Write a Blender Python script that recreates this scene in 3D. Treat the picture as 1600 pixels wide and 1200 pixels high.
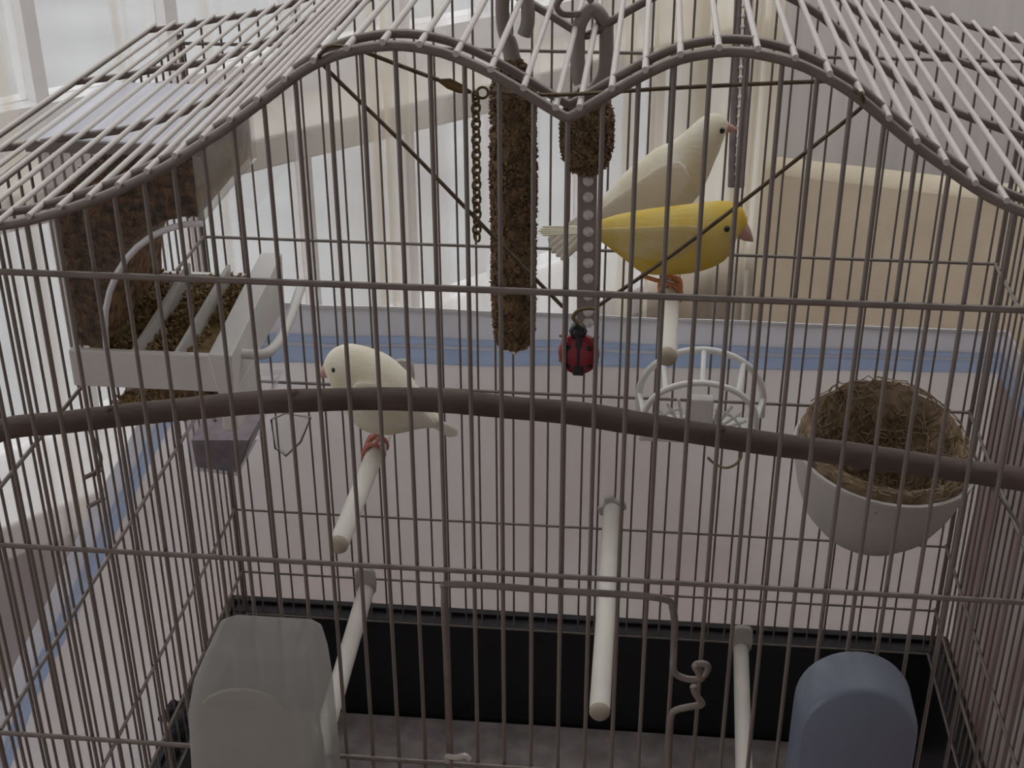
import bpy, bmesh, math, random
from mathutils import Vector, Matrix, noise
random.seed(7)
scene = bpy.context.scene
for o in list(bpy.data.objects): bpy.data.objects.remove(o)
C = scene.collection
PI = math.pi
ZB = 1255.0                      # height (mm) of the cage's upper cross wire above the room floor

def V(x, y, z):                  # cage millimetres -> world metres
    return Vector((x/1000.0, y/1000.0, (z+ZB)/1000.0))

# ------------------------------------------------------------------ camera
FPX = 2143.4
CAMP = (27.52, -465.57, 204.59)
cam = bpy.data.cameras.new('camera'); cam_o = bpy.data.objects.new('camera', cam); C.objects.link(cam_o)
cam.sensor_width = 36.0; cam.lens = FPX/1600.0*36.0; cam.clip_start = 0.01; cam.clip_end = 200
RC = Matrix.Rotation(0.1014, 3, 'Z') @ Matrix.Rotation(-0.4812, 3, 'X') @ Matrix.Rotation(0.0035, 3, 'Y')
right, fwd, up = RC @ Vector((1,0,0)), RC @ Vector((0,1,0)), RC @ Vector((0,0,1))
mw = Matrix((right, up, -fwd)).transposed().to_4x4(); mw.translation = V(*CAMP)
cam_o.matrix_world = mw
scene.camera = cam_o

# measured helpers: pixel (u,v) of the photograph met with a plane of the real place (mm)
def ray(u, v): return RC @ Vector(((u-800)/FPX, 1.0, -(v-600)/FPX))
def uy(u, v, Y): r = ray(u, v); t = (Y-CAMP[1])/r.y; return Vector(CAMP)+r*t
def uz(u, v, Z): r = ray(u, v); t = (Z-CAMP[2])/r.z; return Vector(CAMP)+r*t
def ux(u, v, X): r = ray(u, v); t = (X-CAMP[0])/r.x; return Vector(CAMP)+r*t

# ------------------------------------------------------------------ world / light / exposure
world = bpy.data.worlds.new('overcast_sky'); scene.world = world; world.use_nodes = True
wn = world.node_tree.nodes; wl = world.node_tree.links
bg = wn['Background']
tc = wn.new('ShaderNodeTexCoord'); sx = wn.new('ShaderNodeSeparateXYZ'); mr = wn.new('ShaderNodeMapRange')
cr = wn.new('ShaderNodeValToRGB')
wl.new(tc.outputs['Generated'], sx.inputs[0]); wl.new(sx.outputs['Z'], mr.inputs['Value'])
mr.inputs['From Min'].default_value = -0.1; mr.inputs['From Max'].default_value = 1.0
wl.new(mr.outputs[0], cr.inputs[0]); wl.new(cr.outputs[0], bg.inputs['Color'])
cr.color_ramp.elements[0].color = (0.84, 0.84, 0.85, 1); cr.color_ramp.elements[1].color = (0.96, 0.96, 0.98, 1)
bg.inputs['Strength'].default_value = 1.7
scene.view_settings.view_transform = 'Standard'; scene.view_settings.look = 'None'
scene.view_settings.gamma = 1.0; scene.view_settings.exposure = 0.0
scene.view_settings.use_curve_mapping = False
try: scene.cycles.transparent_max_bounces = 20
except Exception: pass

# ------------------------------------------------------------------ materials
MATS = {}
def mat(name, col, rough=0.5, metal=0.0, spec=0.5, var=0.0, vscale=60.0, bump=0.0, bscale=200.0, col2=None, stretch=(1,1,1)):
    if name in MATS: return MATS[name]
    m = bpy.data.materials.new(name); m.use_nodes = True
    n = m.node_tree.nodes; l = m.node_tree.links; b = n['Principled BSDF']
    b.inputs['Base Color'].default_value = (*col, 1); b.inputs['Roughness'].default_value = rough
    b.inputs['Metallic'].default_value = metal; b.inputs['Specular IOR Level'].default_value = spec
    if var > 0 or col2 or bump > 0:
        t = n.new('ShaderNodeTexCoord'); mp = n.new('ShaderNodeMapping'); l.new(t.outputs['Object'], mp.inputs[0])
        mp.inputs['Scale'].default_value = stretch
    if var > 0 or col2:
        nz = n.new('ShaderNodeTexNoise'); nz.inputs['Scale'].default_value = vscale; nz.inputs['Detail'].default_value = 4
        l.new(mp.outputs[0], nz.inputs['Vector'])
        r = n.new('ShaderNodeValToRGB'); r.color_ramp.elements[0].position = 0.35; r.color_ramp.elements[1].position = 0.65
        c2 = col2 if col2 else tuple(min(1, c*(1+var)) for c in col)
        c1 = col if col2 else tuple(c*(1-var) for c in col)
        r.color_ramp.elements[0].color = (*c1, 1); r.color_ramp.elements[1].color = (*c2, 1)
        l.new(nz.outputs['Fac'], r.inputs[0]); l.new(r.outputs[0], b.inputs['Base Color'])
    if bump > 0:
        nb = n.new('ShaderNodeTexNoise'); nb.inputs['Scale'].default_value = bscale; nb.inputs['Detail'].default_value = 3
        l.new(mp.outputs[0], nb.inputs['Vector'])
        bp = n.new('ShaderNodeBump'); bp.inputs['Strength'].default_value = bump; bp.inputs['Distance'].default_value = 0.002
        l.new(nb.outputs['Fac'], bp.inputs['Height']); l.new(bp.outputs[0], b.inputs['Normal'])
    MATS[name] = m; return m

def clear_mat(name, tint, fac, rough=0.1, gloss=0.12, transl=0.5):
    """clear plastic or glass: mostly transparent, some milky body and a gloss"""
    if name in MATS: return MATS[name]
    m = bpy.data.materials.new(name); m.use_nodes = True
    n = m.node_tree.nodes; l = m.node_tree.links; n.clear()
    out = n.new('ShaderNodeOutputMaterial'); tr = n.new('ShaderNodeBsdfTransparent')
    df = n.new('ShaderNodeBsdfDiffuse'); tl = n.new('ShaderNodeBsdfTranslucent'); gl = n.new('ShaderNodeBsdfGlossy')
    a = n.new('ShaderNodeMixShader'); b = n.new('ShaderNodeMixShader'); c = n.new('ShaderNodeMixShader')
    t = n.new('ShaderNodeTexCoord'); nz = n.new('ShaderNodeTexNoise'); nz.inputs['Scale'].default_value = 25
    mrr = n.new('ShaderNodeMapRange'); l.new(t.outputs['Object'], nz.inputs['Vector']); l.new(nz.outputs['Fac'], mrr.inputs['Value'])
    am = min(0.1, fac*0.7); mrr.inputs['To Min'].default_value = fac-am; mrr.inputs['To Max'].default_value = min(1, fac+am)
    df.inputs['Color'].default_value = (*tint, 1); tl.inputs['Color'].default_value = (*tint, 1)
    tr.inputs['Color'].default_value = (0.97, 0.97, 0.97, 1)
    gl.inputs['Roughness'].default_value = rough
    a.inputs[0].default_value = transl; l.new(df.outputs[0], a.inputs[1]); l.new(tl.outputs[0], a.inputs[2])
    l.new(mrr.outputs[0], b.inputs[0]); l.new(tr.outputs[0], b.inputs[1]); l.new(a.outputs[0], b.inputs[2])
    lw = n.new('ShaderNodeLayerWeight'); lw.inputs['Blend'].default_value = 0.25
    mm = n.new('ShaderNodeMath'); mm.operation = 'MULTIPLY'; mm.inputs[1].default_value = gloss*4
    l.new(lw.outputs['Fresnel'], mm.inputs[0]); l.new(mm.outputs[0], c.inputs[0])
    l.new(b.outputs[0], c.inputs[1]); l.new(gl.outputs[0], c.inputs[2]); l.new(c.outputs[0], out.inputs[0])
    MATS[name] = m; return m

def sheet_mat(name, col, transl=0.6, trans=0.0, col2=None, stretch=(1,1,1), scale=20.0, lo=0.4, hi=0.65):
    """thin translucent cloth or plastic sheet"""
    if name in MATS: return MATS[name]
    m = bpy.data.materials.new(name); m.use_nodes = True
    n = m.node_tree.nodes; l = m.node_tree.links; n.clear()
    out = n.new('ShaderNodeOutputMaterial'); df = n.new('ShaderNodeBsdfDiffuse'); tl = n.new('ShaderNodeBsdfTranslucent')
    tr = n.new('ShaderNodeBsdfTransparent'); a = n.new('ShaderNodeMixShader'); b = n.new('ShaderNodeMixShader')
    t = n.new('ShaderNodeTexCoord'); mp = n.new('ShaderNodeMapping'); mp.inputs['Scale'].default_value = stretch
    nz = n.new('ShaderNodeTexNoise'); nz.inputs['Scale'].default_value = scale; nz.inputs['Detail'].default_value = 4
    r = n.new('ShaderNodeValToRGB'); r.color_ramp.elements[0].position = lo; r.color_ramp.elements[1].position = hi
    r.color_ramp.elements[0].color = (*col, 1); r.color_ramp.elements[1].color = (*(col2 or tuple(c*0.93 for c in col)), 1)
    l.new(t.outputs['Object'], mp.inputs[0]); l.new(mp.outputs[0], nz.inputs['Vector']); l.new(nz.outputs['Fac'], r.inputs[0])
    l.new(r.outputs[0], df.inputs['Color']); l.new(r.outputs[0], tl.inputs['Color'])
    a.inputs[0].default_value = transl; l.new(df.outputs[0], a.inputs[1]); l.new(tl.outputs[0], a.inputs[2])
    b.inputs[0].default_value = trans; l.new(a.outputs[0], b.inputs[1]); l.new(tr.outputs[0], b.inputs[2]); l.new(b.outputs[0], out.inputs[0])
    MATS[name] = m; return m

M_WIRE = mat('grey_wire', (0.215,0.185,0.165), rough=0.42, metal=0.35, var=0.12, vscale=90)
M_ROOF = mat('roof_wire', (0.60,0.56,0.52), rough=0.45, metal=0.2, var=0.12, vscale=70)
M_WHITE = mat('white_plastic', (0.74,0.73,0.70), rough=0.4, var=0.04, vscale=40)
M_CREAM = mat('cream_perch', (0.72,0.70,0.62), rough=0.5, var=0.05, vscale=30)
M_TAN = mat('tan_end', (0.42,0.36,0.28), rough=0.7, var=0.1)
M_BRANCH = mat('branch_bark', (0.10,0.072,0.06), rough=0.85, var=0.35, vscale=45, bump=0.6, bscale=160, stretch=(0.3,1,1))
M_BLACK = mat('black_plastic', (0.012,0.012,0.016), rough=0.35, var=0.1)
M_LINER = mat('tray_liner', (0.30,0.27,0.26), rough=0.9, var=0.22, vscale=60)
M_SEED = mat('brown_seed', (0.10,0.062,0.034), rough=0.7, col2=(0.24,0.155,0.075), vscale=180)
M_SEEDD = mat('dark_seed', (0.075,0.045,0.028), rough=0.75, col2=(0.34,0.19,0.09), vscale=220)
M_GOLD = mat('golden_seed', (0.17,0.10,0.035), rough=0.7, col2=(0.36,0.25,0.11), vscale=160)
M_HOOK = mat('taupe_plastic', (0.30,0.265,0.235), rough=0.45, var=0.05)
M_COIR = mat('coir_fibre', (0.15,0.095,0.055), rough=0.9, col2=(0.29,0.21,0.13), vscale=120)
M_BRASS = mat('dull_brass', (0.16,0.115,0.05), rough=0.4, metal=0.7, var=0.2)
M_CLEAR = clear_mat('clear_plastic', (0.75,0.75,0.77), 0.035)
M_LID = clear_mat('milky_lid', (0.90,0.91,0.98), 0.8, transl=0.2)
M_GLASS = clear_mat('window_glass', (0.8,0.85,0.85), 0.06, gloss=0.06)

# ------------------------------------------------------------------ object helpers
WM = {}
def link(o, parent=None, world=None):
    C.objects.link(o)
    w = world if world is not None else Matrix.Identity(4)
    WM[o.name] = w
    if parent is not None:
        o.parent = parent
        o.matrix_parent_inverse = WM[parent.name].inverted()
    o.matrix_basis = w
    return o
def tag(o, label=None, cat=None, group=None, kind=None):
    if label: o['label'] = label
    if cat: o['category'] = cat
    if group: o['group'] = group
    if kind: o['kind'] = kind
    return o
def thing(name, loc, label, cat, group=None):
    o = bpy.data.objects.new(name, None); o.empty_display_size = 0.01
    link(o, None, Matrix.Translation(V(*loc)))
    return tag(o, label, cat, group)
class MB:                                       # mesh builder in cage millimetres
    def __init__(s): s.v = []; s.f = []
    def add(s, vs, fs):
        k = len(s.v); s.v += [Vector(q) for q in vs]; s.f += [tuple(i+k for i in f) for f in fs]; return s
    def box(s, a, b):
        x0,y0,z0 = a; x1,y1,z1 = b
        return s.add([(x0,y0,z0),(x1,y0,z0),(x1,y1,z0),(x0,y1,z0),(x0,y0,z1),(x1,y0,z1),(x1,y1,z1),(x0,y1,z1)],
              [(3,2,1,0),(4,5,6,7),(0,1,5,4),(1,2,6,5),(2,3,7,6),(3,0,4,7)])
    def tube(s, pts, r, n=8, closed=False, caps=True):
        pts = [Vector(q) for q in pts]; N = len(pts); rr = r if isinstance(r, (list,tuple)) else [r]*N
        vs = []; fs = []; prev = None
        for i, q in enumerate(pts):
            if closed: t = pts[(i+1)%N]-pts[i-1]
            else: t = pts[min(i+1,N-1)]-pts[max(i-1,0)]
            if t.length < 1e-9: t = Vector((0,0,1))
            t.normalize()
            if prev is None:
                a = Vector((0,0,1)) if abs(t.z) < 0.9 else Vector((1,0,0))
                u = (a - t*a.dot(t)).normalized()
            else:
                u = prev - t*prev.dot(t)
                u = u.normalized() if u.length > 1e-6 else prev
            prev = u; w = t.cross(u)
            for k in range(n):
                an = 2*PI*k/n; vs.append(q + (u*math.cos(an)+w*math.sin(an))*rr[i])
        L = N if closed else N-1
        for i in range(L):
            j = (i+1)%N
            for k in range(n):
                fs.append((i*n+k, i*n+(k+1)%n, j*n+(k+1)%n, j*n+k))
        if caps and not closed:
            fs.append(tuple(range(n-1,-1,-1))); fs.append(tuple((N-1)*n+k for k in range(n)))
        return s.add(vs, fs)
    def lathe(s, prof, c, n=24, axis='Z', a0=0.0, a1=2*PI):
        full = abs(a1-a0-2*PI) < 1e-6; m = n if full else n+1; vs = []; fs = []
        for (r, h) in prof:
            for k in range(m):
                an = a0+(a1-a0)*k/n; x, y = r*math.cos(an), r*math.sin(an)
                p = {'Z':(x,y,h), 'Y':(x,h,y), 'X':(h,x,y)}[axis]
                vs.append(Vector(c)+Vector(p))
        for i in range(len(prof)-1):
            for k in range(n):
                k2 = (k+1)%m if full else k+1
                fs.append((i*m+k, i*m+k2, (i+1)*m+k2, (i+1)*m+k))
        return s.add(vs, fs)
    def loft(s, rings, caps=True):
        n = len(rings[0]); vs = [q for r in rings for q in r]; fs = []
        for i in range(len(rings)-1):
            for k in range(n): fs.append((i*n+k, i*n+(k+1)%n, (i+1)*n+(k+1)%n, (i+1)*n+k))
        if caps: fs.append(tuple(range(n-1,-1,-1))); fs.append(tuple((len(rings)-1)*n+k for k in range(n)))
        return s.add(vs, fs)
    def prism(s, poly, y0, y1):                 # polygon in XZ, extruded along Y
        n = len(poly); vs = [(x,y0,z) for x,z in poly]+[(x,y1,z) for x,z in poly]
        fs = [tuple(range(n)), tuple(range(2*n-1,n-1,-1))]+[(i,n+i,n+(i+1)%n,(i+1)%n) for i in range(n)]
        return s.add(vs, fs)
    def mesh(s, name, smooth=False):
        me = bpy.data.meshes.new(name); me.from_pydata([V(*q) for q in s.v], [], s.f)
        bm = bmesh.new(); bm.from_mesh(me); bmesh.ops.recalc_face_normals(bm, faces=bm.faces); bm.to_mesh(me); bm.free()
        if smooth:
            for p in me.polygons: p.use_smooth = True
            try: me.set_sharp_from_angle(angle=math.radians(50))
            except Exception: pass
        return me
    def build(s, name, m, parent=None, smooth=True, bevel=0, sub=0):
        me = s.mesh(name, smooth); me.materials.append(m)
        o = bpy.data.objects.new(name, me); link(o, parent)
        if bevel:
            md = o.modifiers.new('bevel','BEVEL'); md.width = bevel/1000.0; md.segments = 2; md.limit_method = 'ANGLE'
        if sub:
            md = o.modifiers.new('sub','SUBSURF'); md.levels = sub; md.render_levels = sub
        return o
UNIT = {}
def unit_rod(m, n=10):
    if m.name not in UNIT:
        me = bpy.data.meshes.new('rod_'+m.name); vs=[]; fs=[]
        for z in (0,1):
            for k in range(n): vs.append((math.cos(2*PI*k/n), math.sin(2*PI*k/n), z))
        for k in range(n): fs.append((k,(k+1)%n,n+(k+1)%n,n+k))
        fs.append(tuple(range(n-1,-1,-1))); fs.append(tuple(range(n,2*n)))
        me.from_pydata(vs,[],fs)
        for p in me.polygons: p.use_smooth = len(p.vertices)==4
        me.materials.append(m); UNIT[m.name] = me
    return UNIT[m.name]
def rod(name, a, b, r, m, parent):
    a = V(*a); b = V(*b); d = b-a; L = d.length
    q = Vector((0,0,1)).rotation_difference(d.normalized()).to_matrix().to_4x4()
    w = Matrix.Translation(a) @ q @ Matrix.Diagonal((r/1000, r/1000, L, 1))
    o = bpy.data.objects.new(name, unit_rod(m)); return link(o, parent, w)
def interp(pts, x):
    if x <= pts[0][0]: return pts[0][1]
    for (x0,z0),(x1,z1) in zip(pts, pts[1:]):
        if x <= x1: return z0+(z1-z0)*(x-x0)/(x1-x0)
    return pts[-1][1]
def catmull(P, k=6):
    P = [Vector(q) for q in P]; out = []
    for i in range(len(P)-1):
        p0, p1, p2, p3 = P[max(i-1,0)], P[i], P[i+1], P[min(i+2,len(P)-1)]
        for j in range(k):
            t = j/k
            out.append(0.5*((2*p1)+(p2-p0)*t+(2*p0-5*p1+4*p2-p3)*t*t+(3*p1-p0-3*p2+p3)*t*t*t))
    out.append(P[-1]); return out
OCT = [(1,0,0),(-1,0,0),(0,1,0),(0,-1,0),(0,0,1),(0,0,-1)]
OCF = [(0,2,4),(2,1,4),(1,3,4),(3,0,4),(2,0,5),(1,2,5),(3,1,5),(0,3,5)]
def grain(mb, c, size, nrm=None):
    q = Matrix.Rotation(random.random()*6.28,3,'X') @ Matrix.Rotation(random.random()*6.28,3,'Z') @ Matrix.Rotation(random.random()*6.28,3,'Y')
    s = (size*random.uniform(0.95,1.3), size*0.72, size*0.6)
    mb.add([Vector(c)+q@Vector((v[0]*s[0],v[1]*s[1],v[2]*s[2])) for v in OCT], OCF)

# ================================================================== THE SETTING
D = 358.7; XL = -262.0; XR = 250.0; ZF2 = -127.4; ZF3 = -233.5; ZT = -433.0
FL = -ZB                                                    # room floor, mm
hx, hy = 0.687, 0.727; HV = Vector((hx, hy, 0)); NV = Vector((hy, -hx, 0))   # window wall direction, inward normal
W0 = Vector((-427, 1048, 0))
def wp(s, n, z): q = W0+HV*s+NV*n; return (q.x, q.y, z)
def wbox(mb, s0, s1, n0, n1, z0, z1):
    return mb.add([wp(s0,n0,z0),wp(s1,n0,z0),wp(s1,n1,z0),wp(s0,n1,z0),wp(s0,n0,z1),wp(s1,n0,z1),wp(s1,n1,z1),wp(s0,n1,z1)],
              [(3,2,1,0),(4,5,6,7),(0,1,5,4),(1,2,6,5),(2,3,7,6),(3,0,4,7)])
S0, S1 = -2600, 930                                         # extent of the window wall along its direction
M_FRAME = mat('white_window_frame', (0.80,0.79,0.78), rough=0.45, var=0.03)
M_SILL = mat('cream_sill', (0.62,0.58,0.50), rough=0.6, var=0.05, vscale=12)
M_WALLR = mat('grey_plaster', (0.55,0.53,0.52), rough=0.95, var=0.06, vscale=9)
M_FLOOR = mat('floor_carpet', (0.40,0.24,0.21), rough=0.95, var=0.25, vscale=80)
M_GROUND = mat('pale_paving', (0.34,0.342,0.338), rough=0.95, var=0.12, vscale=1.2)

tag(MB().box((-9000,-4000,FL-60),(9000,16000,FL-40)).build('ground', M_GROUND, smooth=False), kind='structure')
tag(MB().box((-2300,-1700,FL-30),(2600,1850,FL)).build('floor', M_FLOOR, smooth=False), kind='structure')
tag(MB().box((-2300,-1760,FL),(2600,-1700,1300)).build('wall_front_blocker', M_WALLR, smooth=False), kind='structure')  # unseen wall added behind the camera to block frontal light
tag(MB().box((1500,-1700,FL),(1560,1850,1300)).build('wall_right', M_WALLR, smooth=False), kind='structure')
cx = wp(S1, 0, 0)
M_WALLB = mat('pale_grey_wall', (0.74,0.72,0.71), rough=0.95, var=0.05, vscale=7, stretch=(6,1,0.3))
tag(MB().box((cx[0],cx[1],FL),(1500,cx[1]+60,1300)).build('wall_back', M_WALLB, smooth=False), kind='structure')
M_CEIL = mat('ceiling_blocker_paint', (0.55,0.54,0.52), rough=0.95, var=0.03)
tag(MB().box((-2300,-1760,1300),(2600,60,1340)).build('ceiling_blocker', M_CEIL, smooth=False), kind='structure')  # unseen partial ceiling, added and sized to dim the front faces
# the window: frame with panes above and below a cream sill
win = MB(); wbox(win, S0, S1, -190, -130, -282, -232)
wbox(win, S0, S1, -190, -130, 1250, 1300)
wino = tag(win.build('window_1', M_FRAME, smooth=False), kind='structure')
smull = [-2600,-1900,-1200]+[-711+171*k for k in range(10)]
for i, s in enumerate(smull):
    wbox(MB(), s, s+16, -185, -135, -232, 1250).build('mullion', M_FRAME, wino, smooth=False)
    wbox(MB(), s, s+16, -165, -135, -650, -330).build('mullion', M_FRAME, wino, smooth=False)
for a, b in zip(smull, smull[1:]):
    wbox(MB(), a+16, b, -162, -158, -232, 1250).build('pane', M_GLASS, wino, smooth=False)
    wbox(MB(), a+16, b, -152, -148, -650, -330).build('pane', M_GLASS, wino, smooth=False)
tag(wbox(MB(), S0, S1, -200, 0, -322, -282).build('trim_1', M_SILL, smooth=False, bevel=4), kind='structure')
tag(wbox(MB(), S0, S1, -200, 10, -700, -655).build('trim_2', M_FRAME, smooth=False, bevel=4), kind='structure')
M_DADO = mat('pale_lilac_wall', (0.62,0.60,0.64), rough=0.9, var=0.05, vscale=6)
tag(wbox(MB(), S0, S1, -200, -40, FL, -700).build('wall_window', M_DADO, smooth=False), kind='structure')

# sheer curtain: one pleated sheet in front of the window
def sheer_mat():
    m = bpy.data.materials.new('sheer_voile'); m.use_nodes = True; n = m.node_tree.nodes; l = m.node_tree.links; n.clear()
    out = n.new('ShaderNodeOutputMaterial'); at = n.new('ShaderNodeAttribute'); at.attribute_name = 'weave'
    df = n.new('ShaderNodeBsdfDiffuse'); tl = n.new('ShaderNodeBsdfTranslucent'); tr = n.new('ShaderNodeBsdfTransparent')
    a = n.new('ShaderNodeMixShader'); b = n.new('ShaderNodeMixShader'); r = n.new('ShaderNodeValToRGB')
    r.color_ramp.elements[0].position = 0.25; r.color_ramp.elements[1].position = 0.75
    r.color_ramp.elements[0].color = (0.82,0.82,0.83,1); r.color_ramp.elements[1].color = (0.74,0.68,0.57,1)
    l.new(at.outputs['Fac'], r.inputs[0]); l.new(r.outputs[0], df.inputs[0]); l.new(r.outputs[0], tl.inputs[0])
    a.inputs[0].default_value = 0.62; l.new(df.outputs[0], a.inputs[1]); l.new(tl.outputs[0], a.inputs[2])
    l.new(at.outputs['Fac'], b.inputs[0]); l.new(tr.outputs[0], b.inputs[1]); l.new(a.outputs[0], b.inputs[2]); l.new(b.outputs[0], out.inputs[0])
    return m
def pleated(name, s0, s1, n0, z0, z1, dens, m, step=4.0, seed=0.0, amp=9):
    N = int((s1-s0)/step); vs = []; fs = []; w = []
    for i in range(N+1):
        s = s0+(s1-s0)*i/N
        ph = noise.noise(Vector((s*0.011, seed, 0)))*9 + s*0.055
        f1 = noise.noise(Vector((s*0.02, 3+seed, 0))); f2 = noise.noise(Vector((s*0.006, 7+seed, 0)))
        off = amp*math.sin(ph)+5*f1
        dd = dens(s, math.sin(ph), f1, f2); w += [dd, dd]
        vs += [wp(s, n0+off, z0), wp(s, n0+off*0.8, z1)]
    for i in range(N): fs.append((2*i,2*i+2,2*i+3,2*i+1))
    o = MB().add(vs, fs).build(name, m, smooth=True)
    att = o.data.attributes.new('weave','FLOAT','POINT'); att.data.foreach_set('value', w)
    return o
def dens1(s, sn, f1, f2):
    d = 0.20+0.05*sn+0.12*f1
    g = noise.noise(Vector((s*0.0125+4.2, 0.5, 0)))
    if g > 0.3: d += min(0.3, (g-0.3)*2.0)
    for c, wd, k in ((-302,13,0.5),(-325,9,0.4),(-184,7,0.45),(-168,5,0.35),(-84,9,0.35),(-60,5,0.3),(20,9,0.3),(128,8,0.45),(150,9,0.5),(289,10,0.35),(379,12,0.35),(470,10,0.3),(567,14,0.5)):
        if abs(s-c) < wd: d += k*(1-abs(s-c)/wd)**0.5
    return max(0.12, min(0.9, d))
SHEER = sheer_mat()
o = pleated('sheer_curtain', -1500, 605, 60, -1150, 1200, dens1, SHEER)
tag(o, 'long pale sheer curtain hanging across the bright window behind the cage', 'curtain')
o = pleated('drape', 612, 922, 40, -1180, 1200, lambda s,sn,f1,f2: max(0.6,min(0.98, 0.86+0.12*sn+0.2*f1)), SHEER, seed=5.0, amp=16)
tag(o, 'denser beige gathered drape behind the two perched canaries', 'curtain')

# sofa back, right behind the cage
sf = thing('sofa', (420,1540,FL), 'beige upholstered sofa back seen behind the right side of the cage', 'sofa')
M_SOFA = mat('beige_upholstery', (0.70,0.62,0.47), rough=0.9, var=0.06, vscale=14, bump=0.3, bscale=300)
def sofa_poly(z0, z1, th, off=0):
    a = Vector((120,1568,0)); b = Vector((1200,1255,0)); t = (b-a).normalized(); n = Vector((-t.y, t.x, 0))
    return a, b, t, n
a, b, t, n = sofa_poly(0,0,0)
def sofa_part(name, l0, l1, n0, n1, z0, z1, bev=25):
    q = [a+t*l0+n*n0, a+t*l1+n*n0, a+t*l1+n*n1, a+t*l0+n*n1]
    vs = [(p.x,p.y,z0) for p in q]+[(p.x,p.y,z1) for p in q]
    MB().add(vs, [(3,2,1,0),(4,5,6,7),(0,1,5,4),(1,2,6,5),(2,3,7,6),(3,0,4,7)]).build(name, M_SOFA, sf, bevel=bev)
sofa_part('backrest', 84, 1120, 0, 44, FL+60, -452, 20)
for k in (0, 1): rod('foot', (a+t*(130+k*930)+n*40+Vector((0,0,FL)))[:], (a+t*(130+k*930)+n*40+Vector((0,0,FL+70)))[:], 22, M_TAN, sf)

# beaded blind cord at the end of the window
bc = thing('blind_cord', (165,1440,-480), 'dark beaded blind cord hanging behind the white canary', 'blind cord')
M_CORD = mat('mauve_grey_cord', (0.20,0.17,0.175), rough=0.8, var=0.15)
pa, pb = uy(1172,-260,1440), uy(1150,292,1440)
for dx in (-7.5, 7.5):
    MB().tube([(pa.x+dx,1440,pa.z),(pb.x+dx*0.9,1440,pb.z)], 5.2, 8).build('cord', M_CORD, bc)
M_BEAD = mat('pale_bead', (0.62,0.58,0.56), rough=0.3)
nb = 34; bm_ = None
for k in range(nb):
    tt = (k+0.5)/nb; q = pa.lerp(pb, tt)
    MB().lathe([(0.01,-4),(2.4,-2.6),(3.4,0),(2.4,2.6),(0.01,4)], (q.x,1436,q.z), 8).build('bead', M_BEAD, bc)

# table carrying the cage
tb = thing('table', (0,250,FL), 'table top under the cage and its black tray', 'table')
M_TABLE = mat('table_wood', (0.33,0.22,0.17), rough=0.5, var=0.2, vscale=8, stretch=(1,6,6))
MB().box((-420,-60,-560),(480,560,-532)).build('table_top', M_TABLE, tb, bevel=3)
for x in (-380,440):
    for y in (-20,520): MB().box((x-22,y-22,FL),(x+22,y+22,-560)).build('leg', M_TABLE, tb, bevel=3)

# ================================================================== THE CAGE
cage = thing('bird_cage', (-6,180,-532), 'large grey wire bird cage with a double-arched wire roof', 'bird cage')
LP = [(-281,7),(-256,10.5),(-234,15),(-215,18),(-205,20),(-193.4,23.5),(-181.8,27.5),(-169.8,32.2),(-158.3,37.6),(-146.4,43.6),(-136,50.2),(-124.9,57),(-115.3,63.8),(-105.1,71.2),(-93.4,79.7),(-82.1,85.3),(-69.4,88.6),(-57,89.5),(-43.3,87.4),(-30.3,82.4),(-19.3,76.7),(-7.7,69.8),(-2.5,66.8),(0,66),(2.8,67.2),(12.6,73.5),(25.1,81),(37.5,87),(50.3,89.6),(57,89.9),(63.3,89.4),(75.8,86.7),(87.5,81.7),(98.1,75.5),(109,67),(119.5,59),(130.3,51.8),(141.2,44.7),(152.1,39),(172,32),(196,24.2),(220,17),(240,12),(268,7)]
MPROF = LP
def mz(x): return interp(MPROF, x)
# arc length table for the roof wires
acc = [0.0]
for (x0,z0),(x1,z1) in zip(MPROF, MPROF[1:]): acc.append(acc[-1]+math.hypot(x1-x0,z1-z0))
vs0 = acc[[q[0] for q in MPROF].index(0)]
def at_arc(s):
    for i in range(len(acc)-1):
        if s <= acc[i+1]:
            t = (s-acc[i])/(acc[i+1]-acc[i]); return (MPROF[i][0]+t*(MPROF[i+1][0]-MPROF[i][0]), MPROF[i][1]+t*(MPROF[i+1][1]-MPROF[i][1]))
    return MPROF[-1]
arch = catmull([(x,0,z) for x,z in MPROF], 3)
def arch_at(y, dz=0): return [(q.x, y, q.z+dz) for q in arch]

front = MB().tube(arch_at(0), 1.9, 8).build('front_panel', M_WIRE, cage); front['label'] = 'front wall with double-arched top rail'
k = -12
ks = [XL]+[(k-9)*12.0 for k in range(-12, 30)]+[XR]
for x in ks:
    rr = 0.9 if x not in (XL, XR) else 1.3
    rod('bar', (x,0.6,-440), (x,0.6,mz(x)-0.5), rr, M_WIRE, front)
for z, r in ((0,1.4),(ZF2,1.15),(ZF3,1.15),(-340,1.1),(-396,1.1)):
    MB().tube([(XL,-1.6,z),(XR,-1.6,z)], r, 8).build('cross_wire', M_WIRE, front)
back = MB().tube(arch_at(D), 1.8, 8).build('back_panel', M_WIRE, cage); back['label'] = 'back wall with double-arched top rail'
for i in range(43):
    x = XL+2.5+i*12.0
    if x < XR-4: rod('bar', (x,D,-440), (x,D,mz(x)-0.5), 0.75, M_WIRE, back)
for x in (XL, XR): rod('corner_bar', (x,D,-440), (x,D,5), 1.6, M_WIRE, back)
for z in (0,ZF2,ZF3,-340.5,-395.6,-434.5):
    MB().tube([(XL,D-2,z),(XR,D-2,z)], 1.1 if z > -300 else 0.85, 8).build('cross_wire', M_WIRE, back)
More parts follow.
